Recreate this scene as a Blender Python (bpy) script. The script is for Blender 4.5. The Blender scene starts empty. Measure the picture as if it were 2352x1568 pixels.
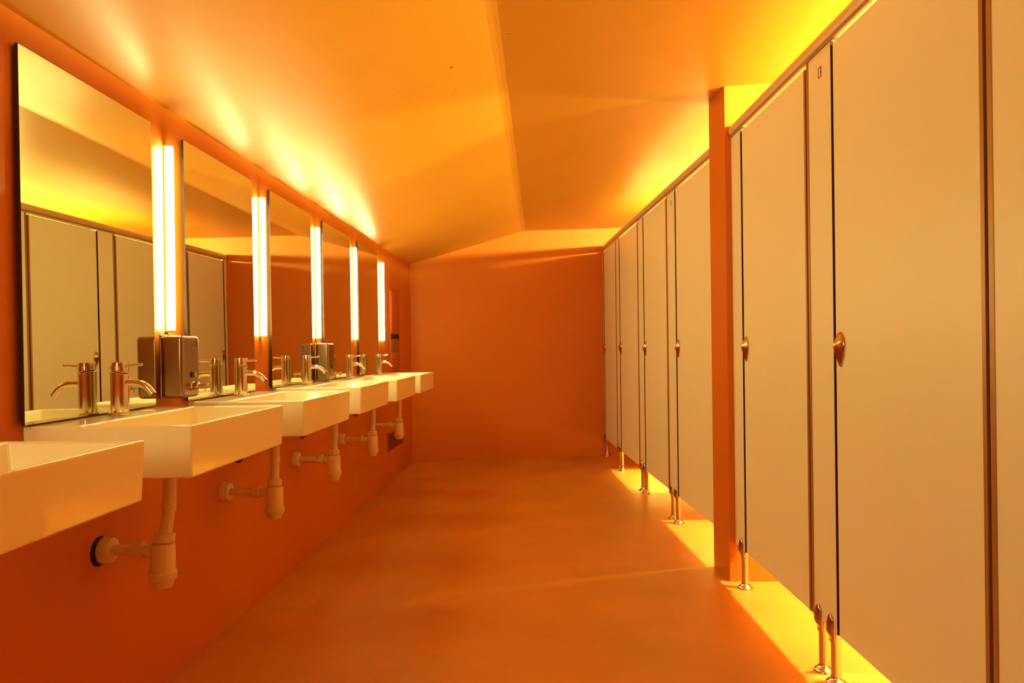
import bpy, bmesh, math, random
from mathutils import Vector, Matrix
PI = math.pi
S = bpy.context.scene
COL = S.collection

# ------------------------------------------------------------------ camera
cd = bpy.data.cameras.new('camera'); cam = bpy.data.objects.new('camera', cd); COL.objects.link(cam)
cd.sensor_width = 36.0
cd.lens = 36.0 * 1600.0 / 2352.0
cd.shift_y = 14.5 / 2352.0
cd.clip_start = 0.02
YAW = math.atan(64.6 / 1600.0)
cam.matrix_world = (Matrix.Translation((1.1944, 0.0, 1.05)) @ Matrix.Rotation(YAW, 4, 'Z')
                    @ Matrix.Rotation(PI / 2, 4, 'X') @ Matrix.Rotation(-0.012, 4, 'Z'))
S.camera = cam

# ------------------------------------------------------------------ world, exposure, lamp strengths
w = bpy.data.worlds.new('world'); S.world = w; w.use_nodes = True
w.node_tree.nodes['Background'].inputs[0].default_value = (0, 0, 0, 1)
w.node_tree.nodes['Background'].inputs[1].default_value = 0.0
S.view_settings.view_transform = 'Standard'
S.view_settings.look = 'None'
S.view_settings.exposure = 0.20
S.view_settings.gamma = 1.0
S.view_settings.use_curve_mapping = False
S.cycles.max_bounces = 12
S.cycles.diffuse_bounces = 8
S.cycles.glossy_bounces = 8
S.cycles.sample_clamp_indirect = 6.0
TUBE_COLOR = (1.0, 0.96, 0.38)
TUBE_POWER = 66.0
CUBICLE_COLOR = (1.0, 0.95, 0.30)
CUBICLE_POWER = 2150.0

# ------------------------------------------------------------------ materials
def principled(name, color, rough=0.5, metallic=0.0, coat=0.0, coat_rough=0.1, spec=0.5,
               var=0.0, var_scale=3.0, bump=0.0, bump_scale=120.0, color2=None):
    m = bpy.data.materials.new(name); m.use_nodes = True
    nt = m.node_tree; b = nt.nodes['Principled BSDF']
    b.inputs['Base Color'].default_value = (*color, 1)
    b.inputs['Roughness'].default_value = rough
    b.inputs['Metallic'].default_value = metallic
    b.inputs['Coat Weight'].default_value = coat
    b.inputs['Coat Roughness'].default_value = coat_rough
    b.inputs['Specular IOR Level'].default_value = spec
    tc = nt.nodes.new('ShaderNodeTexCoord')
    if var > 0:
        n = nt.nodes.new('ShaderNodeTexNoise'); n.inputs['Scale'].default_value = var_scale
        n.inputs['Detail'].default_value = 6.0; n.inputs['Roughness'].default_value = 0.6
        r = nt.nodes.new('ShaderNodeValToRGB')
        c2 = color2 or tuple(c * (1 - var) for c in color)
        r.color_ramp.elements[0].color = (*c2, 1); r.color_ramp.elements[0].position = 0.33
        r.color_ramp.elements[1].color = (*color, 1); r.color_ramp.elements[1].position = 0.62
        nt.links.new(tc.outputs['Object'], n.inputs['Vector'])
        nt.links.new(n.outputs['Fac'], r.inputs['Fac'])
        nt.links.new(r.outputs['Color'], b.inputs['Base Color'])
    if bump > 0:
        n2 = nt.nodes.new('ShaderNodeTexNoise'); n2.inputs['Scale'].default_value = bump_scale
        n2.inputs['Detail'].default_value = 3.0
        bp = nt.nodes.new('ShaderNodeBump'); bp.inputs['Strength'].default_value = bump
        bp.inputs['Distance'].default_value = 0.002
        nt.links.new(tc.outputs['Object'], n2.inputs['Vector'])
        nt.links.new(n2.outputs['Fac'], bp.inputs['Height'])
        nt.links.new(bp.outputs['Normal'], b.inputs['Normal'])
    return m

def emission(name, color, strength):
    m = bpy.data.materials.new(name); m.use_nodes = True
    nt = m.node_tree; nt.nodes.remove(nt.nodes['Principled BSDF'])
    e = nt.nodes.new('ShaderNodeEmission'); e.inputs[0].default_value = (*color, 1); e.inputs[1].default_value = strength
    nt.links.new(e.outputs[0], nt.nodes['Material Output'].inputs['Surface'])
    return m

WALL = principled('orange wall paint', (0.60, 0.174, 0.018), 0.45, coat=0.15, coat_rough=0.07, spec=0.12, var=0.05, var_scale=1.6, bump=0.08, bump_scale=90)
CEIL = principled('orange ceiling paint', (0.60, 0.252, 0.028), 0.33, var=0.05, var_scale=1.2, bump=0.05, bump_scale=6, spec=0.16)
FLOOR = principled('orange floor coating', (0.60, 0.26, 0.040), 0.38, var=0.16, var_scale=2.2, bump=0.10, bump_scale=60)
PANEL = principled('pale laminate', (0.83, 0.86, 0.66), 0.42, var=0.03, var_scale=2.0)
PORC = principled('white porcelain', (0.95, 0.92, 0.66), 0.14, coat=0.32, coat_rough=0.03, spec=0.35)
CHROME = principled('chrome', (0.74, 0.64, 0.52), 0.09, metallic=1.0)
STEEL = principled('brushed steel', (0.38, 0.28, 0.19), 0.24, metallic=1.0, var=0.08, var_scale=40)
ALU = principled('anodised aluminium', (0.62, 0.50, 0.34), 0.42, metallic=0.25)
PROFILE = principled('bronze door profile', (0.36, 0.19, 0.06), 0.40, metallic=0.3)
PLASTIC = principled('white plastic pipe', (0.76, 0.62, 0.36), 0.35)
RUBBER = principled('black rubber', (0.045, 0.014, 0.006), 0.6)
DARK = principled('dark void', (0.02, 0.01, 0.006), 0.8)
INK = principled('brown label ink', (0.16, 0.05, 0.015), 0.5)
MIRROR = principled('mirror silver', (0.79, 0.82, 0.64), 0.0, metallic=1.0)
EDGE = principled('mirror edge', (0.02, 0.015, 0.012), 0.25)
ENAMEL = principled('white enamel', (0.9, 0.85, 0.7), 0.12, coat=0.5)
CABINET = principled('painted towel cabinet', (0.46, 0.09, 0.010), 0.55)
CABMETAL = principled('brown metal', (0.30, 0.13, 0.04), 0.45, metallic=0.3)
TUBE = emission('tube light', TUBE_COLOR, TUBE_POWER)
GLOBE = emission('cubicle lamp light', CUBICLE_COLOR, CUBICLE_POWER)

# dark specks on the ceiling paint
def add_specks(m, pts):
    nt = m.node_tree; b = nt.nodes['Principled BSDF']
    src = b.inputs['Base Color'].links[0].from_socket
    geo = nt.nodes.new('ShaderNodeTexCoord')
    last = None
    for (x, y, r) in pts:
        sep = nt.nodes.new('ShaderNodeVectorMath'); sep.operation = 'MULTIPLY'; sep.inputs[1].default_value = (1, 1, 0)
        nt.links.new(geo.outputs['Object'], sep.inputs[0])
        d = nt.nodes.new('ShaderNodeVectorMath'); d.operation = 'DISTANCE'; d.inputs[1].default_value = (x, y, 0)
        nt.links.new(sep.outputs[0], d.inputs[0])
        lt = nt.nodes.new('ShaderNodeMath'); lt.operation = 'LESS_THAN'; lt.inputs[1].default_value = r
        nt.links.new(d.outputs['Value'], lt.inputs[0])
        if last is None: last = lt
        else:
            mx = nt.nodes.new('ShaderNodeMath'); mx.operation = 'MAXIMUM'
            nt.links.new(last.outputs[0], mx.inputs[0]); nt.links.new(lt.outputs[0], mx.inputs[1]); last = mx
    mix = nt.nodes.new('ShaderNodeMixRGB'); mix.inputs[2].default_value = (0.22, 0.05, 0.01, 1)
    nt.links.new(last.outputs[0], mix.inputs[0]); nt.links.new(src, mix.inputs[1])
    nt.links.new(mix.outputs[0], b.inputs['Base Color'])

# ------------------------------------------------------------------ mesh helpers
def to_obj(name, bm, mats, parent=None, smooth=35, loc=None, rotz=None):
    bmesh.ops.recalc_face_normals(bm, faces=bm.faces)
    me = bpy.data.meshes.new(name); bm.to_mesh(me); bm.free()
    for m in (mats if isinstance(mats, (list, tuple)) else [mats]): me.materials.append(m)
    if smooth:
        me.polygons.foreach_set('use_smooth', [True] * len(me.polygons))
        me.set_sharp_from_angle(angle=math.radians(smooth))
    o = bpy.data.objects.new(name, me); COL.objects.link(o)
    if parent: o.parent = parent
    if loc is not None: o.location = loc
    if rotz is not None: o.rotation_euler = (0, 0, rotz)
    return o

def wn(o):
    m = o.modifiers.new('weighted normals', 'WEIGHTED_NORMAL'); m.keep_sharp = True; m.weight = 100
    return o

def tag(o, label=None, cat=None, group=None, kind=None):
    if label: o['label'] = label
    if cat: o['category'] = cat
    if group: o['group'] = group
    if kind: o['kind'] = kind
    return o

def empty(name, loc, rotz=0, label=None, cat=None, group=None):
    o = bpy.data.objects.new(name, None); COL.objects.link(o)
    o.location = loc; o.rotation_euler = (0, 0, rotz); o.empty_display_size = 0.1
    return tag(o, label, cat, group)

def copy_tree(o, parent=None):
    c = o.copy(); COL.objects.link(c); c.parent = parent
    for ch in list(o.children): copy_tree(ch, c)
    return c

def add_box(bm, x0, x1, y0, y1, z0, z1, bevel=0.0, seg=2, mat=0, z_slope=None):
    vs = [bm.verts.new(p) for p in [(x0,y0,z0),(x1,y0,z0),(x1,y1,z0),(x0,y1,z0),(x0,y0,z1),(x1,y0,z1),(x1,y1,z1),(x0,y1,z1)]]
    fs = [bm.faces.new([vs[i] for i in f]) for f in [(0,3,2,1),(4,5,6,7),(0,1,5,4),(1,2,6,5),(2,3,7,6),(3,0,4,7)]]
    for f in fs: f.material_index = mat
    if bevel > 0:
        es = list({e for f in fs for e in f.edges})
        bmesh.ops.bevel(bm, geom=es, offset=bevel, segments=seg, affect='EDGES', profile=0.5, clamp_overlap=True, material=mat)
    return vs

def add_lathe(bm, prof, origin, axis='z', n=32, mat=0, ribs=0, caps=True):
    """prof: (radius, height) pairs, revolved about the axis through origin."""
    ox, oy, oz = origin; rings = []
    def P(r, h, a):
        c, s = r * math.cos(a), r * math.sin(a)
        if axis == 'z': return (ox + c, oy + s, oz + h)
        if axis == 'x': return (ox + h, oy + c, oz + s)
        return (ox + c, oy + h, oz + s)
    for (r, h) in prof:
        rr = max(r, 1e-5)
        rings.append([bm.verts.new(P(rr * (1 - 0.05 * (k % 2) * (1 if ribs and len(rings) in ribs else 0)), h, 2*PI*k/n)) for k in range(n)])
    for a, b in zip(rings, rings[1:]):
        for k in range(n):
            f = bm.faces.new((a[k], a[(k+1) % n], b[(k+1) % n], b[k])); f.material_index = mat
    if caps:
        for rg in (rings[0], rings[-1]):
            f = bm.faces.new(rg); f.material_index = mat
    return rings

def add_tube(bm, pts, r, n=16, mat=0, r_end=None):
    pts = [Vector(p) for p in pts]; rings = []
    for i, p in enumerate(pts):
        t = (pts[min(i+1, len(pts)-1)] - pts[max(i-1, 0)]).normalized()
        ref = Vector((0, 0, 1)) if abs(t.z) < 0.95 else Vector((0, 1, 0))
        u = t.cross(ref).normalized(); v = t.cross(u).normalized()
        rad = r if r_end is None else r + (r_end - r) * i / (len(pts) - 1)
        rings.append([bm.verts.new(p + rad * (math.cos(2*PI*k/n) * u + math.sin(2*PI*k/n) * v)) for k in range(n)])
    for a, b in zip(rings, rings[1:]):
        for k in range(n):
            f = bm.faces.new((a[k], a[(k+1) % n], b[(k+1) % n], b[k])); f.material_index = mat
    bm.faces.new(rings[0]).material_index = mat; bm.faces.new(rings[-1]).material_index = mat

def add_prism(bm, poly, z0, z1, mat=0):
    a = [bm.verts.new((x, y, z0)) for x, y in poly]; b = [bm.verts.new((x, y, z1)) for x, y in poly]
    n = len(poly)
    bm.faces.new(a); bm.faces.new(b)
    for i in range(n): bm.faces.new((a[i], a[(i+1) % n], b[(i+1) % n], b[i]))

# ------------------------------------------------------------------ the room
YB = -2.4                      # rear wall behind the camera
XR = 3.27                      # outer wall behind the cubicles
SL = 0.349 / 1.787             # slant of the far wall
def y_back(x): return 6.400 + SL * x
RIDGE_X, RIDGE_Z, Z_LEFT, Z_RIGHT = 1.05, 2.157, 1.832, 2.255

def struct(name, bm, m, smooth=0, label=None):
    o = to_obj(name, bm, m, smooth=smooth); o['kind'] = 'structure'
    if label: o['label'] = label
    return o

bm = bmesh.new()
add_prism(bm, [(-0.12, YB-0.12), (XR+0.12, YB-0.12), (XR+0.12, y_back(XR+0.12)+0.12), (-0.12, y_back(-0.12)+0.12)], -0.12, 0.0)
struct('floor', bm, FLOOR, label='matt orange coated concrete floor')

bm = bmesh.new(); add_box(bm, -0.12, 0.0, YB-0.12, y_back(-0.12)+0.1, 0.0, 1.90)
struct('wall_left', bm, WALL, label='glossy orange wall carrying the basins and mirrors')

# far wall, slanted in plan, full height to the gabled ceiling
bm = bmesh.new()
def wall_profile(xs): 
    out = []
    for x in xs:
        z = Z_LEFT + (RIDGE_Z - Z_LEFT) * x / RIDGE_X if x < RIDGE_X else RIDGE_Z + (Z_RIGHT - RIDGE_Z) * (x - RIDGE_X) / (XR - RIDGE_X)
        out.append((x, z))
    return out
def slab_wall(bm, xs, yf, thick, extra=0.04):
    pr = wall_profile(xs)
    front_b = [bm.verts.new((x, yf(x), 0)) for x, z in pr]; front_t = [bm.verts.new((x, yf(x), z + extra)) for x, z in pr]
    back_b = [bm.verts.new((x, yf(x)+thick, 0)) for x, z in pr]; back_t = [bm.verts.new((x, yf(x)+thick, z + extra)) for x, z in pr]
    n = len(pr)
    for i in range(n-1):
        bm.faces.new((front_b[i], front_b[i+1], front_t[i+1], front_t[i]))
        bm.faces.new((back_b[i+1], back_b[i], back_t[i], back_t[i+1]))
        bm.faces.new((front_t[i], front_t[i+1], back_t[i+1], back_t[i]))
        bm.faces.new((front_b[i+1], front_b[i], back_b[i], back_b[i+1]))
    bm.faces.new((front_b[0], front_t[0], back_t[0], back_b[0])); bm.faces.new((front_b[-1], back_b[-1], back_t[-1], front_t[-1]))
slab_wall(bm, [0.0, RIDGE_X, XR], y_back, 0.12)
struct('wall_back', bm, WALL, label='bare orange end wall at the far end of the washroom')
bm = bmesh.new(); slab_wall(bm, [0.0, RIDGE_X, XR], lambda x: YB - 0.12, 0.12)
struct('wall_front', bm, WALL, label='orange wall behind the camera')
bm = bmesh.new(); add_box(bm, XR, XR+0.12, YB-0.12, y_back(XR)+0.1, 0.0, 2.30)
struct('wall_right', bm, WALL, label='orange outer wall behind the cubicles')
# cross wall whose end shows as a column between the two runs of cubicles
bm = bmesh.new()
zc0 = RIDGE_Z + (Z_RIGHT - RIDGE_Z) * (2.02 - RIDGE_X) / (XR - RIDGE_X)
vs = add_box(bm, 2.026, XR, 3.133, 3.352, 0.0, zc0)
for v in vs:
    if v.co.z > 1: v.co.z = (RIDGE_Z + (Z_RIGHT - RIDGE_Z) * (v.co.x - RIDGE_X) / (XR - RIDGE_X)) + 0.005
for v in vs:
    if v.co.x < 2.1 and v.co.y > 3.2: v.co.x = 2.010
struct('wall_cross', bm, WALL, label='orange cross wall, its end a column between the two cubicle runs')

# ceiling: slopes up from the left wall to a soft ridge, then nearly level
bm = bmesh.new()
xs = [-0.12, 0.0] + [RIDGE_X * k / 6 for k in range(1, 6)] + [RIDGE_X-0.02, RIDGE_X, RIDGE_X+0.02, 2.0, XR, XR+0.12]
rows = []
for yy in (YB-0.12, 1.0, 3.0, 5.0, None):
    row = []
    for x in xs:
        z = Z_LEFT + (RIDGE_Z - Z_LEFT) * x / RIDGE_X if x < RIDGE_X else RIDGE_Z + (Z_RIGHT - RIDGE_Z) * (x - RIDGE_X) / (XR - RIDGE_X)
        if abs(x - RIDGE_X) < 0.001: z -= 0.002
        row.append(bm.verts.new((x, yy if yy is not None else y_back(x) + 0.12, z)))
    rows.append(row)
faces = []
for a, b in zip(rows, rows[1:]):
    for i in range(len(xs)-1): faces.append(bm.faces.new((a[i], a[i+1], b[i+1], b[i])))
ret = bmesh.ops.extrude_face_region(bm, geom=faces)
for v in [g for g in ret['geom'] if isinstance(g, bmesh.types.BMVert)]: v.co.z += 0.10
add_specks(CEIL, [(0.875, 2.60, 0.0065), (0.865, 2.82, 0.0045), (1.10, 2.46, 0.004), (0.66, 2.66, 0.003)])
struct('ceiling', bm, CEIL, smooth=0, label='satin orange ceiling, sloping on the left and nearly level on the right')

# ------------------------------------------------------------------ mirrors
MIR = [(0.80, 1.345), (1.537, 2.093), (2.276, 2.840), (3.019, 3.582), (3.765, 4.330), (4.498, 5.070)]
ML = ['mirror panel nearest the camera, beside the bottommost lamp',
      'tall frameless mirror at far left, the largest, reflecting two pale cubicle doors',
      'frameless mirror between the two nearest tube lamps, above the third basin',
      'frameless mirror right of the second tube lamp, above the fourth basin',
      'frameless mirror between the third and fourth tube lamps',
      'small frameless mirror farthest away, between the fourth and fifth tube lamps']
GM = 'frameless mirrors along the left wall'
for k, ((y0, y1), lb) in enumerate(zip(MIR, ML)):
    if k == 0: continue
    # each mirror hangs a little off the wall: near edge and bottom edge slightly proud
    az, ay = {1: (0.0138, 0.0070), 2: (0.010, 0.0070)}.get(k, (0.008, 0.004))
    t = empty('wall_mirror', ((y1-y0)/2*az + 0.87*ay + 0.0003, (y0+y1)/2, 0.886), 0, lb, 'mirror', GM)
    t.rotation_euler = (0, -ay, az)
    h = (y1 - y0) / 2
    bm = bmesh.new(); add_box(bm, 0.0073, 0.0079, -h+0.0008, h-0.0008, 0.0008, 0.8697)
    to_obj('silvered_glass', bm, MIRROR, t, smooth=0)
    bm = bmesh.new(); add_box(bm, 0.0, 0.0074, -h, h, 0.0, 0.8705)
    to_obj('mirror_edge', bm, EDGE, t, smooth=0)['label'] = 'dark thin edge'

# ------------------------------------------------------------------ tube lamps
def make_lamp(mat, label, group):
    t = empty('tube_lamp', (0, 0, 0), 0, label, 'lamp', group)
    bm = bmesh.new(); add_box(bm, 0.0, 0.0035, -0.007, 0.007, 1.112, 1.702, 0.001)
    to_obj('lamp_body', bm, WALL, t)
    for z0, z1 in ((1.108, 1.116), (1.700, 1.708)):
        bm = bmesh.new(); add_box(bm, 0.0, 0.028, -0.009, 0.009, z0, z1, 0.003)
        to_obj('lampholder', bm, ENAMEL, t)
    bm = bmesh.new(); add_lathe(bm, [(0.0080, 0), (0.0105, 0.006), (0.0105, 0.578), (0.0080, 0.584)], (0.019, 0, 1.116), n=12)
    to_obj('fluorescent_tube', bm, mat, t, smooth=60)
    return t
LY = [2.182, 2.930, 3.668, 4.412, 5.190]
LL = ['nearest and tallest tube lamp, right of the largest mirror, above a soap dispenser',
      'second tube lamp from the left, between the second and third visible mirrors',
      'third tube lamp from the left, above the smaller farther soap dispenser',
      'fourth tube lamp from the left, between the two farthest mirrors',
      'farthest tube lamp, beside the recessed towel cabinet']
lamp0 = make_lamp(TUBE, LL[0], 'vertical tube lamps between the mirrors')
lamp0.location = (0, LY[0], 0.004)
for y, lb in list(zip(LY, LL))[1:]:
    o = copy_tree(lamp0); o.location = (0, y, 0); o['label'] = lb
for y, lb in ((-1.25, 'unseen fill tube lamp added on the left wall near the wall behind the camera'), (0.30, 'unseen fill tube lamp added on the left wall beside the camera'), (-0.50, 'unseen fill tube lamp added on the left wall behind the camera')):  # extra out-of-view tubes, added to brighten the near panels and basins
    o = copy_tree(lamp0); o.location = (0, y, 0); o['label'] = lb

# ------------------------------------------------------------------ basins
BW, BD, BH = 0.568, 0.399, 0.1225      # along the wall, depth, height
def basin_bm():
    bm = bmesh.new()
    h = BW/2
    ox0, ox1, oy0, oy1 = 0.0, BD, -h, h
    zt, zb = 0.0, -BH
    ix0, ix1, iy0, iy1 = 0.124, BD-0.014, -h+0.014, h-0.014
    jx0, jx1, jy0, jy1 = 0.148, BD-0.030, -h+0.035, h-0.035
    zi = -0.088
    O_t = [bm.verts.new((x, y, zt)) for x, y in ((ox0,oy0),(ox1,oy0),(ox1,oy1),(ox0,oy1))]
    O_b = [bm.verts.new((x, y, zb)) for x, y in ((ox0,oy0+0.004),(ox1-0.004,oy0+0.004),(ox1-0.004,oy1-0.004),(ox0,oy1-0.004))]
    I_t = [bm.verts.new((x, y, zt-0.0012)) for x, y in ((ix0,iy0),(ix1,iy0),(ix1,iy1),(ix0,iy1))]
    J = [bm.verts.new((x, y, zi + (0.012 if x < 0.3 else 0))) for x, y in ((jx0,jy0),(jx1,jy0),(jx1,jy1),(jx0,jy1))]
    bm.faces.new(list(reversed(O_b)))
    for i in range(4):
        j = (i+1) % 4
        bm.faces.new((O_b[i], O_b[j], O_t[j], O_t[i]))
        bm.faces.new((O_t[i], O_t[j], I_t[j], I_t[i]))
        bm.faces.new((I_t[i], I_t[j], J[j], J[i]))
    bm.faces.new(J)
    # bevel: outer edges and inner ones, but not the diagonal seams of the rim
    es = [e for e in bm.edges if not (({e.verts[0], e.verts[1]} & set(O_t)) and ({e.verts[0], e.verts[1]} & set(I_t)))]
    bmesh.ops.bevel(bm, geom=es, offset=0.006, segments=4, affect='EDGES', profile=0.5, clamp_overlap=True)
    return bm
# (centre y, rim z, near-corner shift)
BAS = [(1.076, 0.874), (1.841, 0.882), (2.597, 0.881), (3.345, 0.884), (4.127, 0.879), (4.893, 0.876)]
BAS[0] = (1.086, 0.874)
BL = ['white porcelain basin cut off by the left edge, nearest the camera',
      'white porcelain basin second from the camera, beside the large soap dispenser',
      'white porcelain basin third from the camera, right of the second one',
      'white porcelain basin fourth from the camera, with the smaller soap dispenser behind it',
      'white porcelain basin fifth from the camera, second from the far end',
      'white porcelain basin at the far end of the row, against the end wall']
t = empty('wash_basin', (0, *BAS[0]), 0, BL[0], 'basin', 'rectangular basins along the left wall')
wn(to_obj('basin_bowl', basin_bm(), PORC, t, smooth=40))
bm = bmesh.new(); add_lathe(bm, [(0.022, 0), (0.022, 0.002), (0.018, 0.004), (0.006, 0.005)], (0.29, 0, -0.0822), n=24)
to_obj('drain', bm, CHROME, t, smooth=40)
basin0 = t
basins = [t]
for (y, z), lb in list(zip(BAS, BL))[1:]:
    o = copy_tree(basin0); o.location = (0, y, z); o['label'] = lb; basins.append(o)
bm = bmesh.new(); add_lathe(bm, [(0.021, -0.001), (0.021, 0.001), (0.017, 0.0025), (0.009, 0.0045), (0.003, 0.005)], (0.070, 0.112, 0.0), n=24)
to_obj('tap_hole_cap', bm, PORC, basins[1], smooth=50)
for bi, dx, dy in ((1, 0.372, 0.02), (2, 0.370, -0.22), (3, 0.355, -0.22)):
    bm = bmesh.new(); add_lathe(bm, [(0.012, 0.002), (0.012, -0.006), (0.006, -0.012)], (dx, dy, -BH), n=12)
    to_obj('mounting_nub', bm, RUBBER, basins[bi], smooth=40)

# ------------------------------------------------------------------ taps
def make_tap(label):
    t = empty('tap', (0, 0, 0), 0, label, 'tap', 'chrome mixer taps on the basins')
    bm = bmesh.new()
    rg = add_lathe(bm, [(0.028, 0), (0.028, 0.003), (0.0255, 0.006), (0.0225, 0.007), (0.0225, 0.112), (0.0215, 0.1135)], (0, 0, 0), n=40)
    for v in rg[4] + rg[5]: v.co.z -= v.co.x * 0.24          # slanted joint under the cap
    to_obj('tap_body', bm, CHROME, t, smooth=30)
    bm = bmesh.new()
    rg = add_lathe(bm, [(0.0205, 0.108), (0.0205, 0.120)], (0, 0, 0), n=24)
    for r in rg:
        for v in r: v.co.z -= v.co.x * 0.24
    to_obj('joint_seal', bm, RUBBER, t, smooth=30)
    bm = bmesh.new()
    rg = add_lathe(bm, [(0.0215, 0.1165), (0.0225, 0.118), (0.0225, 0.139), (0.0215, 0.141)], (0, 0, 0), n=40)
    for v in rg[0] + rg[1]: v.co.z -= v.co.x * 0.24
    to_obj('tap_cap', bm, CHROME, t, smooth=30)
    bm = bmesh.new(); add_tube(bm, [(0.018, 0, 0.131), (0.024, 0, 0.1312), (0.060, 0, 0.1335), (0.0625, 0, 0.1336)], 0.0042, n=14)
    to_obj('lever', bm, CHROME, t, smooth=40)
    pts = [(0.016, 0, 0.084), (0.036, 0, 0.0845)]
    cx, cz, R = 0.040, 0.0285, 0.056
    for k in range(1, 13):
        a = math.radians(90 - k * 4.0); pts.append((cx + R*math.cos(a), 0, cz + R*math.sin(a)))
    lx, lz = pts[-1][0], pts[-1][2]; pts.append((lx + 0.010, 0, lz - 0.0125))
    bm = bmesh.new(); add_tube(bm, pts, 0.0098, n=22, r_end=0.0090)
    sp = to_obj('spout', bm, CHROME, t, smooth=40)
    ex, ez = pts[-1][0], pts[-1][2]
    bm = bmesh.new(); add_tube(bm, [(ex - 0.0014, 0, ez + 0.0022), (ex + 0.0008, 0, ez - 0.0012)], 0.0072, n=16)
    to_obj('aerator', bm, RUBBER, sp, smooth=40)
    return t
TL = ['chrome mixer tap nearest the camera, in front of the largest mirror',
      'chrome mixer tap on the third basin, right of the large soap dispenser',
      'chrome mixer tap left of the smaller farther soap dispenser',
      'chrome mixer tap second from the far end, beside the fourth lamp',
      'smallest and farthest chrome mixer tap, under the farthest lamp']
tap0 = make_tap(TL[0])
TP = [(0.062, 1.832, 0.8835), (0.064, 2.589, 0.8825), (0.064, 3.334, 0.885), (0.066, 4.088, 0.880), (0.066, 4.838, 0.877)]
tap0.location = TP[0]
for p, lb in list(zip(TP, TL))[1:]:
    o = copy_tree(tap0); o.location = p; o['label'] = lb

# ------------------------------------------------------------------ bottle traps under the basins
def make_trap(label, slant=0.0, X=0.165, top=0.2460):
    """origin on the wall at the centre of the rosette."""
    t = empty('bottle_trap', (0, 0, 0), 0, label, 'drain pipe', 'bottle traps under the basins')
    bm = bmesh.new(); add_lathe(bm, [(0.036, 0.0), (0.036, 0.016), (0.032, 0.026), (0.020, 0.030)], (0, 0, 0), axis='x', n=36)
    to_obj('wall_rosette', bm, PLASTIC, t, smooth=35)
    bm = bmesh.new(); add_tube(bm, [(0.02, 0, 0.0), (X-0.03, 0, -0.002)], 0.0145, n=24)
    to_obj('outlet_pipe', bm, PLASTIC, t, smooth=40)
    bm = bmesh.new()
    add_lathe(bm, [(0.017, 0), (0.0205, 0.003), (0.0205, 0.014), (0.023, 0.016), (0.023, 0.022), (0.018, 0.025)], (X-0.078, 0, -0.001), axis='x', n=32)
    to_obj('outlet_nut', bm, PLASTIC, t, smooth=35)
    bm = bmesh.new()
    add_lathe(bm, [(0.018, 0.022), (0.030, 0.018), (0.0315, 0.012), (0.0315, -0.056)], (X, 0, 0), n=40)
    add_lathe(bm, [(0.0165, -0.052), (0.0165, 0.0)], (X-0.001, 0, -0.003), axis='x', n=24)
    to_obj('trap_bottle', bm, PLASTIC, t, smooth=35)
    bm = bmesh.new()
    add_lathe(bm, [(0.033, -0.056), (0.0355, -0.058), (0.0355, -0.076), (0.033, -0.080), (0.0275, -0.081), (0.0275, -0.088), (0.022, -0.100), (0.004, -0.101)], (X, 0, 0), n=40)
    to_obj('cleaning_cup', bm, PLASTIC, t, smooth=35)
    bm = bmesh.new()
    add_lathe(bm, [(0.020, 0.022), (0.0262, 0.024), (0.0262, 0.043), (0.0235, 0.0455), (0.019, 0.046)], (X + slant*0.25, 0, 0), n=48, ribs=(1, 2))
    to_obj('inlet_nut', bm, PLASTIC, t, smooth=20)
    bm = bmesh.new(); add_tube(bm, [(X + slant*0.25, 0, 0.03), (X + slant*0.8, 0, 0.105), (X+slant*0.9, 0, 0.125)], 0.0158, n=28)
    add_tube(bm, [(X + slant*0.82, 0, 0.108), (X+slant*0.9, 0, 0.128), (X+slant*0.9, 0, 0.1285)], 0.0180, n=28)
    to_obj('dip_tube', bm, PLASTIC, t, smooth=40)
    bm = bmesh.new(); add_tube(bm, [(X+slant*0.9, 0, 0.12), (X+slant, 0, 0.2)], 0.0170, n=28)
    add_tube(bm, [(X+slant, 0, 0.2), (X+slant, 0, top)], 0.0170, n=28)
    to_obj('tailpiece', bm, PLASTIC, t, smooth=40)
    return t
RL = ['white plastic bottle trap nearest the camera, with a slanted inlet pipe',
      'white plastic bottle trap under the third basin, second from the left',
      'white plastic bottle trap under the fourth basin, middle of the five',
      'white plastic bottle trap fourth from the left, fully below the fifth basin front',
      'white plastic bottle trap farthest away, in front of the air vent grille']
RP = [(0, 1.850, 0.513), (0, 2.568, 0.523), (0, 3.320, 0.524), (0, 4.090, 0.521), (0, 4.862, 0.519)]
tr0 = make_trap(RL[0], slant=0.022); tr0.location = RP[0]
bm = bmesh.new(); add_lathe(bm, [(0.040, 0.0), (0.040, 0.0006)], (0, -0.017, 0.002), axis='x', n=28)
to_obj('wall_hole', bm, DARK, tr0, smooth=0)['label'] = 'ragged dark hole in the wall behind the rosette'
tr1 = make_trap(RL[1], slant=0.004, X=0.195, top=0.2340); tr1.location = RP[1]
for p, lb in list(zip(RP, RL))[2:]:
    o = copy_tree(tr1); o.location = p; o['label'] = lb

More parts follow.
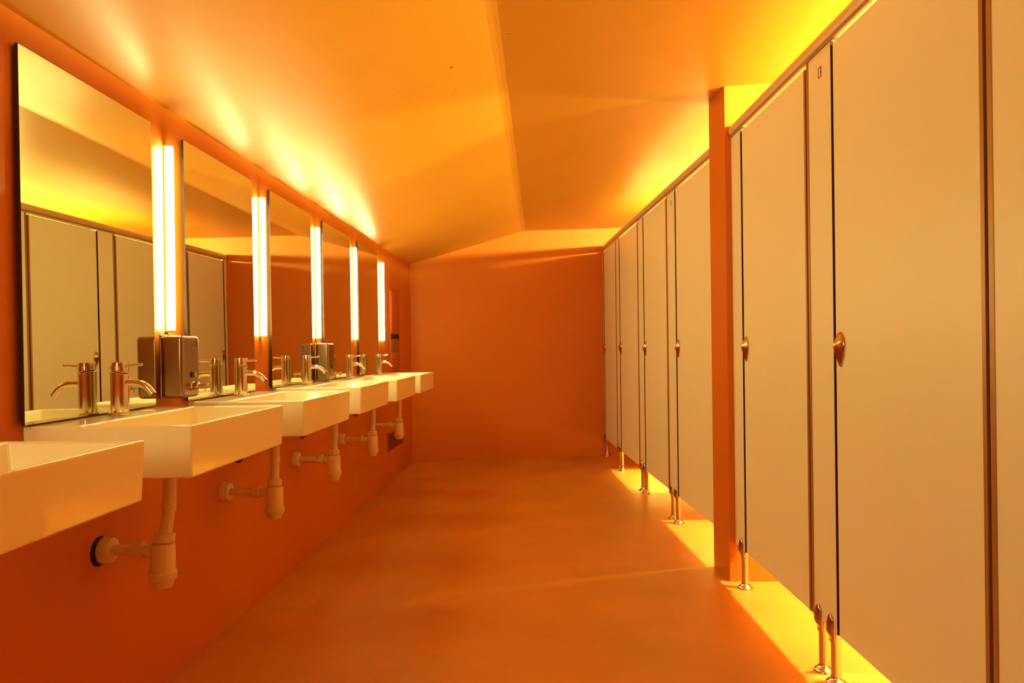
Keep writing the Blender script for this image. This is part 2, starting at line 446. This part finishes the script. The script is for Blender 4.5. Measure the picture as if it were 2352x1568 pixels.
# ------------------------------------------------------------------ soap dispensers
def make_dispenser(label):
    t = empty('soap_dispenser', (0, 0, 0), 0, label, 'soap dispenser', 'steel soap dispensers under the lamps')
    W, D, Hh = 0.055, 0.087, 0.196
    bm = bmesh.new(); add_box(bm, 0.012, 0.020, -W-0.001, W+0.001, -0.002, Hh+0.003, 0.0035, 3)
    to_obj('back_plate', bm, STEEL, t, smooth=40)
    bm = bmesh.new(); add_box(bm, 0.018, D, -W, W, 0, Hh, 0.013, 5)
    wn(to_obj('dispenser_body', bm, STEEL, t, smooth=50))
    bm = bmesh.new(); add_lathe(bm, [(0.010, 0), (0.010, 0.003), (0.008, 0.004), (0.001, 0.0045)], (D-0.0005, 0.004, 0.072), axis='x', n=24)
    to_obj('sight_window', bm, RUBBER, t, smooth=40)
    bm = bmesh.new(); add_lathe(bm, [(0.008, 0), (0.008, 0.0035)], (D+0.0005, 0.018, 0.072), axis='x', n=24)
    to_obj('lock', bm, CHROME, t, smooth=40)
    bm = bmesh.new()
    add_lathe(bm, [(0.0145, 0), (0.0145, 0.003), (0.0115, 0.005), (0.0115, 0.020), (0.0095, 0.022), (0.0060, 0.023), (0.0060, 0.044), (0.0085, 0.046), (0.0085, 0.052), (0.006, 0.054)], (D-0.001, 0.004, 0.036), axis='x', n=28)
    to_obj('push_valve', bm, CHROME, t, smooth=35)
    bm = bmesh.new(); add_lathe(bm, [(0.003, 0), (0.0022, -0.014)], (D+0.042, 0.004, 0.032), n=12)
    to_obj('valve_tip', bm, CHROME, t, smooth=35)
    # small printed label: three text bars and a dark square of marks
    bm = bmesh.new()
    for k in range(3): add_box(bm, D-0.0002, D+0.0004, -0.004, 0.022, 0.163+0.006*k, 0.1645+0.006*k)
    add_box(bm, D-0.0002, D+0.0005, 0.025, 0.037, 0.161, 0.166)
    add_box(bm, D-0.0002, D+0.0005, 0.027, 0.037, 0.168, 0.171)
    add_box(bm, D-0.0002, D+0.0005, 0.025, 0.035, 0.173, 0.178)
    to_obj('printed_label', bm, INK, t, smooth=0)
    return t
d0 = make_dispenser('large brushed steel soap dispenser with push valve, under the nearest lamp')
d0.location = (0, 2.171, 0.905)
o = copy_tree(d0); o.location = (0, 3.660, 0.890); o['label'] = 'smaller-looking farther steel soap dispenser, under the third lamp'

# ------------------------------------------------------------------ recessed towel cabinet and vent on the left wall
t = empty('towel_cabinet', (0, 5.69, 0.80), 0, 'narrow orange recessed paper towel cabinet with a dark slot, right of the farthest lamp', 'towel dispenser')
bm = bmesh.new()
for (a, b, c, d) in ((-0.18, -0.166, 0.0, 0.745), (0.166, 0.18, 0.0, 0.745), (-0.18, 0.18, 0.733, 0.745), (-0.18, 0.18, 0, 0.012)):
    add_box(bm, 0.0, 0.004, a, b, c, d, 0.001)
to_obj('cabinet_frame', bm, CABINET, t)
bm = bmesh.new(); add_box(bm, 0.0, 0.008, -0.160, 0.160, 0.375, 0.715, 0.002)
dr = to_obj('upper_door', bm, CABINET, t)
bm = bmesh.new(); add_lathe(bm, [(0.007, 0), (0.007, 0.003), (0.002, 0.004)], (0.008, -0.125, 0.545), axis='x', n=16)
to_obj('door_lock', bm, CHROME, dr)
bm = bmesh.new(); add_box(bm, 0.0, 0.003, -0.155, 0.155, 0.335, 0.372)
to_obj('towel_slot', bm, DARK, t)
bm = bmesh.new(); add_box(bm, 0.0, 0.005, -0.155, 0.155, 0.225, 0.333, 0.001)
to_obj('metal_chute', bm, CABMETAL, t)
bm = bmesh.new(); add_box(bm, 0.0, 0.008, -0.160, 0.160, 0.016, 0.222, 0.002)
to_obj('lower_bin', bm, CABINET, t)

t = empty('air_vent', (0, 5.655, 0.255), 0, 'dark slatted rectangular air vent grille low on the left wall, behind the farthest trap', 'vent')
bm = bmesh.new(); add_box(bm, 0.0, 0.002, -0.285, 0.285, 0.0, 0.135)
to_obj('vent_opening', bm, DARK, t, smooth=0)
bm = bmesh.new()
for k in range(9):
    z = 0.006 + k * 0.0145
    add_box(bm, 0.001, 0.006, -0.285, 0.285, z, z + 0.0055)
for a, b in ((-0.292, -0.285), (0.285, 0.292)): add_box(bm, 0.0, 0.006, a, b, -0.004, 0.139)
for a, b in ((-0.006, 0.0), (0.133, 0.139)): add_box(bm, 0.0, 0.006, -0.292, 0.292, a, b)
to_obj('vent_slats', bm, CABINET, t, smooth=0)

# ------------------------------------------------------------------ cubicle front
ZB, ZD, ZP, ZR = 0.169, 1.956, 1.971, 1.998
class Run:
    def __init__(s, W, T):
        s.t = T; s.phi = -math.atan(T); s.o = Vector((1.1944 + W, 0, 0))
        s.k = 1.0 / math.cos(s.phi)
    def loc(s, y, z=0.0): return (s.o.x + s.t * y, y, z)
    def L(s, y): return y * s.k
RA = Run(1.0872, -0.0704)
RB = Run(0.9617, -0.03325)
TH = 0.028

def pull_bm():
    """teardrop shaped dome with a raised round knob, facing -x; local origin at the knob's centre."""
    bm = bmesh.new(); n = 40
    def outline(a):
        y = 0.027 * math.sin(a); z = math.cos(a)
        if z >= 0: return (y, 0.041 * z)
        return (y * (1 - 0.50 * (-z) ** 1.4), 0.064 * z)
    hs = [(1.0, 0.0), (1.0, 0.002), (0.985, 0.0035)] + [(q, 0.0035 + 0.0205 * (1 - q) ** 0.85) for q in (0.92, 0.82, 0.72, 0.62, 0.52, 0.44)] + [(0.36, 0.0175), (0.27, 0.0200), (0.16, 0.0218), (0.05, 0.0224)]
    rings = []
    for s, h in hs:
        rings.append([bm.verts.new((-h, outline(2*PI*k/n)[0]*s, outline(2*PI*k/n)[1]*s)) for k in range(n)])
    for a, b in zip(rings, rings[1:]):
        for k in range(n): bm.faces.new((a[k], a[(k+1) % n], b[(k+1) % n], b[k]))
    bm.faces.new(rings[0]); bm.faces.new(rings[-1])
    return bm

def make_door(run, y0, y1, label, group, ajar=0.0):
    """y0 = hinge side (near), y1 = latch side (far)."""
    l0, l1 = run.L(y0), run.L(y1); w_ = l1 - l0
    t = empty('cubicle_door', run.loc(y0, ZB), run.phi, label, 'cubicle door', group)
    bm = bmesh.new(); add_box(bm, 0.0, TH, 0.010, w_ - 0.001, 0.0, ZD - ZB, 0.0012, 1)
    to_obj('door_leaf', bm, PANEL, t, smooth=0)
    bm = bmesh.new(); add_box(bm, -0.0015, TH+0.001, 0.0, 0.0125, 0.0, ZD - ZB, 0.0008, 1)
    to_obj('hinge_profile', bm, PROFILE, t, smooth=0)['label'] = 'brown metal edge strip'
    bm = pull_bm()
    bmesh.ops.translate(bm, vec=(-0.0005, w_ - 0.034, 1.045 - ZB), verts=bm.verts)
    k = to_obj('door_pull', bm, CHROME_K, t, smooth=30); k['label'] = 'teardrop shaped metal pull'
    return t
CHROME_K = principled('satin nickel', (0.60, 0.45, 0.33), 0.16, metallic=1.0)

def foot(parent, y, name='foot', flip=1):
    """adjustable leg: flared base, post, and a clamp shell gripping the panel; local x=0 is the panel front."""
    f = None
    bm = bmesh.new()
    cx = 0.013
    add_lathe(bm, [(0.0320, 0.0), (0.0320, 0.004), (0.0285, 0.010), (0.0205, 0.015), (0.0165, 0.021), (0.0150, 0.028), (0.0150, ZB-0.030), (0.0162, ZB-0.028), (0.0162, ZB-0.002)], (cx, y, 0), n=32)
    f = to_obj(name, bm, FOOTM, parent, smooth=35)
    # clamp: a scooped tongue on the front of the panel, narrowing upward with a rounded tip
    bm = bmesh.new(); rows_ = []
    N = 12
    for i in range(N + 1):
        u = i / N; z = ZB - 0.040 + u * 0.088
        if u < 0.30: hw = 0.0172
        else:
            q = (u - 0.30) / 0.70; hw = 0.0175 * math.sqrt(max(0.0, 1 - q ** 6)) + 0.0012
        if u < 0.18: xo = -0.002
        elif u < 0.45: xo = -0.002 - 0.014 * math.sin((u - 0.18) / 0.27 * PI / 2)
        else: xo = -0.016 + 0.0105 * ((u - 0.45) / 0.55) ** 1.6
        row = []
        for k in range(9):
            a = -PI/2 + PI * k / 8
            row.append(bm.verts.new((xo * math.cos(a) if xo < 0 else xo, y + hw * math.sin(a), z)))
        rows_.append(row)
    for a, b in zip(rows_, rows_[1:]):
        for k in range(8): bm.faces.new((a[k], a[k+1], b[k+1], b[k]))
    for r in (rows_[0], rows_[-1]): bm.faces.new(r)
    for a, b in zip(rows_, rows_[1:]): bm.faces.new((a[0], b[0], b[8], a[8]))
    to_obj('panel_clamp', bm, CLAMPM, f, smooth=50)
    return f
FOOTM = principled('satin steel foot', (0.66, 0.58, 0.46), 0.24, metallic=1.0)
CLAMPM = principled('dark steel clamp', (0.50, 0.37, 0.27), 0.22, metallic=1.0)

def make_pilaster(run, y0, y1, label, feet, hinge=True, stop=True, mark=False):
    """y0 near edge, y1 far edge.  hinge strip on the far edge (door beyond is hinged here), latch stop on the near edge."""
    l0, l1 = run.L(y0), run.L(y1); w_ = l1 - l0
    t = empty('partition_pilaster', run.loc(y0, 0), run.phi, label, 'partition panel', 'pilaster panels between the cubicle doors')
    bm = bmesh.new(); add_box(bm, 0.0, TH, 0.0, w_, ZB, ZP, 0.0012, 1)
    to_obj('pilaster_panel', bm, PANEL, t, smooth=0)
    if hinge:
        bm = bmesh.new(); add_box(bm, -0.0015, TH+0.001, w_-0.0145, w_+0.0015, ZB, ZP-0.004, 0.0008, 1)
        to_obj('hinge_strip', bm, PROFILE, t, smooth=0)['label'] = 'brown metal edge strip'
        bm = bmesh.new(); add_box(bm, 0.005, TH+0.010, w_+0.002, w_+0.0115, ZB, ZP-0.02, 0)
        to_obj('hinge_seal', bm, RUBBER, t, smooth=0)
    if stop:
        bm = bmesh.new(); add_box(bm, 0.004, TH+0.010, -0.0105, -0.0005, ZB, ZD-0.002, 0); add_box(bm, -0.0030, 0.006, -0.0022, 0.0004, ZB, ZD+0.008, 0); add_box(bm, TH+0.001, TH+0.010, -0.030, 0.006, ZB, ZD-0.002, 0)
        to_obj('door_stop', bm, RUBBER, t, smooth=0)
    for fy in feet: foot(t, fy * run.k - l0)
    if mark:
        yc, zc = 0.45 * w_, 1.903
        bm = bmesh.new()
        hw, hh, th_ = 0.011, 0.0165, 0.0026
        add_box(bm, -0.0008, 0.0006, yc-hw, yc-hw+th_*1.6, zc-hh, zc+hh)
        add_box(bm, -0.0008, 0.0006, yc+hw-th_, yc+hw, zc-hh, zc+hh)
        add_box(bm, -0.0008, 0.0006, yc-hw, yc+hw, zc+hh-th_, zc+hh)
        add_box(bm, -0.0008, 0.0006, yc-hw, yc+hw, zc-hh, zc-hh+th_)
        add_box(bm, -0.0008, 0.0006, yc-hw, yc-hw+0.008, zc-0.004, zc+0.001)
        to_obj('maker_mark', bm, INK, t, smooth=0)['label'] = 'small brown rectangular printed mark'
    return t

GA, GB = 'doors of the far cubicle run', 'doors of the near cubicle run'
# far run, from the end wall towards the camera
make_pilaster(RA, 6.690, 6.738, 'very narrow pale panel against the end wall', [6.71], hinge=False)
make_door(RA, 6.060, 6.680, 'farthest pale cubicle door, narrowest in the picture, touching the end wall panel', GA)
make_pilaster(RA, 5.885, 6.048, 'pale pilaster panel between the two farthest cubicle doors', [5.92, 6.01])
make_door(RA, 5.162, 5.873, 'pale cubicle door second from the end wall', GA)
make_pilaster(RA, 4.966, 5.150, 'pale pilaster panel between the second and third doors from the end wall', [5.01, 5.11])
make_door(RA, 4.318, 4.955, 'pale cubicle door third from the end wall, left of the marked far pilaster', GA)
make_pilaster(RA, 4.110, 4.306, 'far pale pilaster panel bearing a tiny printed mark, left of the fourth door', [4.155, 4.265], mark=True)
make_door(RA, 3.385, 4.098, 'pale cubicle door immediately left of the orange column', GA)
make_pilaster(RA, 3.3495, 3.374, 'unseen thin pale strip added behind the orange column to block light', [], hinge=False)  # hidden strip added to shut the light slit beside the column
# near run
make_pilaster(RB, 2.995, 3.1325, 'narrow pale pilaster panel immediately right of the orange column', [3.045], hinge=False)
make_door(RB, 2.336, 2.984, 'pale cubicle door right of the orange column, with the fully visible near pull', GB)
make_pilaster(RB, 2.145, 2.324, 'wide near pilaster panel bearing a printed mark, between the two nearest doors', [2.190, 2.276], mark=True)
make_door(RB, 1.464, 2.137, 'largest and nearest pale cubicle door, at the right of the picture', GB)
make_pilaster(RB, 1.270, 1.452, 'pale panel cut off by the right edge of the picture', [1.31, 1.41])

def make_rail(run, y0, y1, label):
    t = empty('head_rail', run.loc(y0, ZR), run.phi, label, 'rail', 'head rails over the cubicle doors')
    L = run.L(y1) - run.L(y0)
    bm = bmesh.new()
    add_lathe(bm, [(0.020, 0), (0.0265, 0.005), (0.0265, L-0.006), (0.022, L-0.001), (0.012, L)], (TH/2, 0, 0), axis='y', n=36)
    to_obj('rail_tube', bm, ALU, t, smooth=40)
    bm = bmesh.new(); add_box(bm, TH/2-0.020, TH/2-0.012, 0.0, L-0.01, -0.0300, -0.018); add_box(bm, TH/2+0.012, TH/2+0.020, 0, L-0.01, -0.0300, -0.018)
    to_obj('rail_lip', bm, PROFILE, t, smooth=0)  # dark profile colour on the lip stands in for its shadow line
make_rail(RA, 3.354, 6.735, 'brown-beige round rail over the four far cubicle doors, ending at the column')
make_rail(RB, 0.60, 3.131, 'brown-beige round rail over the near cubicle doors, starting right of the column')

# cubicle dividers (seen only by the light they stop)
def divider(run, y, label):
    t = empty('cubicle_divider', run.loc(y, 0), 0, label, 'partition panel', 'dividers between the cubicles')
    bm = bmesh.new(); add_box(bm, TH+0.012, XR - run.loc(y)[0] - 0.003, -0.0065, 0.0065, 0.14, 1.985)
    to_obj('divider_panel', bm, PANEL, t, smooth=0)
    bm = bmesh.new(); add_lathe(bm, [(0.018, 0), (0.012, 0.01), (0.012, 0.142)], (0.9, 0, 0), n=16)
    to_obj('divider_foot', bm, FOOTM, t)
for run, y, lb in ((RA, 5.965, 'divider panel behind the farthest marked gap between doors one and two'), (RA, 5.058, 'divider panel between the second and third far cubicles'),
                   (RA, 4.208, 'divider panel between the third and fourth far cubicles'),
                   (RB, 2.234, 'divider panel between the two near cubicles'), (RB, 1.364, 'divider panel nearest the camera')):
    divider(run, y, lb)

# round bulkhead lamps inside the lit cubicles, high on the outer wall
def make_bulkhead(label):
    t = empty('bulkhead_lamp', (0, 0, 0), 0, label, 'lamp', 'bulkhead lamps inside the cubicles')
    bm = bmesh.new(); add_lathe(bm, [(0.085, 0), (0.085, 0.02), (0.078, 0.03)], (0, 0, 0), axis='x', n=28)
    to_obj('lamp_base', bm, ENAMEL, t, smooth=40)
    bm = bmesh.new(); add_lathe(bm, [(0.066, 0.030), (0.068, 0.055), (0.066, 0.115), (0.055, 0.150), (0.025, 0.165), (0.004, 0.167)], (0, 0, 0), axis='x', n=16)
    for v in bm.verts: v.co.z *= 0.6
    to_obj('glowing_globe', bm, GLOBE, t, smooth=60)
    return t
for k, (y, lb) in enumerate(((5.51, 'round lamp inside the second far cubicle'), (3.78, 'round lamp inside the cubicle left of the cross wall'),
              (2.68, 'round lamp inside the cubicle right of the cross wall'), (1.80, 'round lamp inside the nearest cubicle'))):
    if k == 0:
        cl = make_bulkhead(lb); o = cl
    else:
        o = copy_tree(cl); o['label'] = lb
    o.location = (XR, y, 2.12); o.rotation_euler = (0, 0, PI)
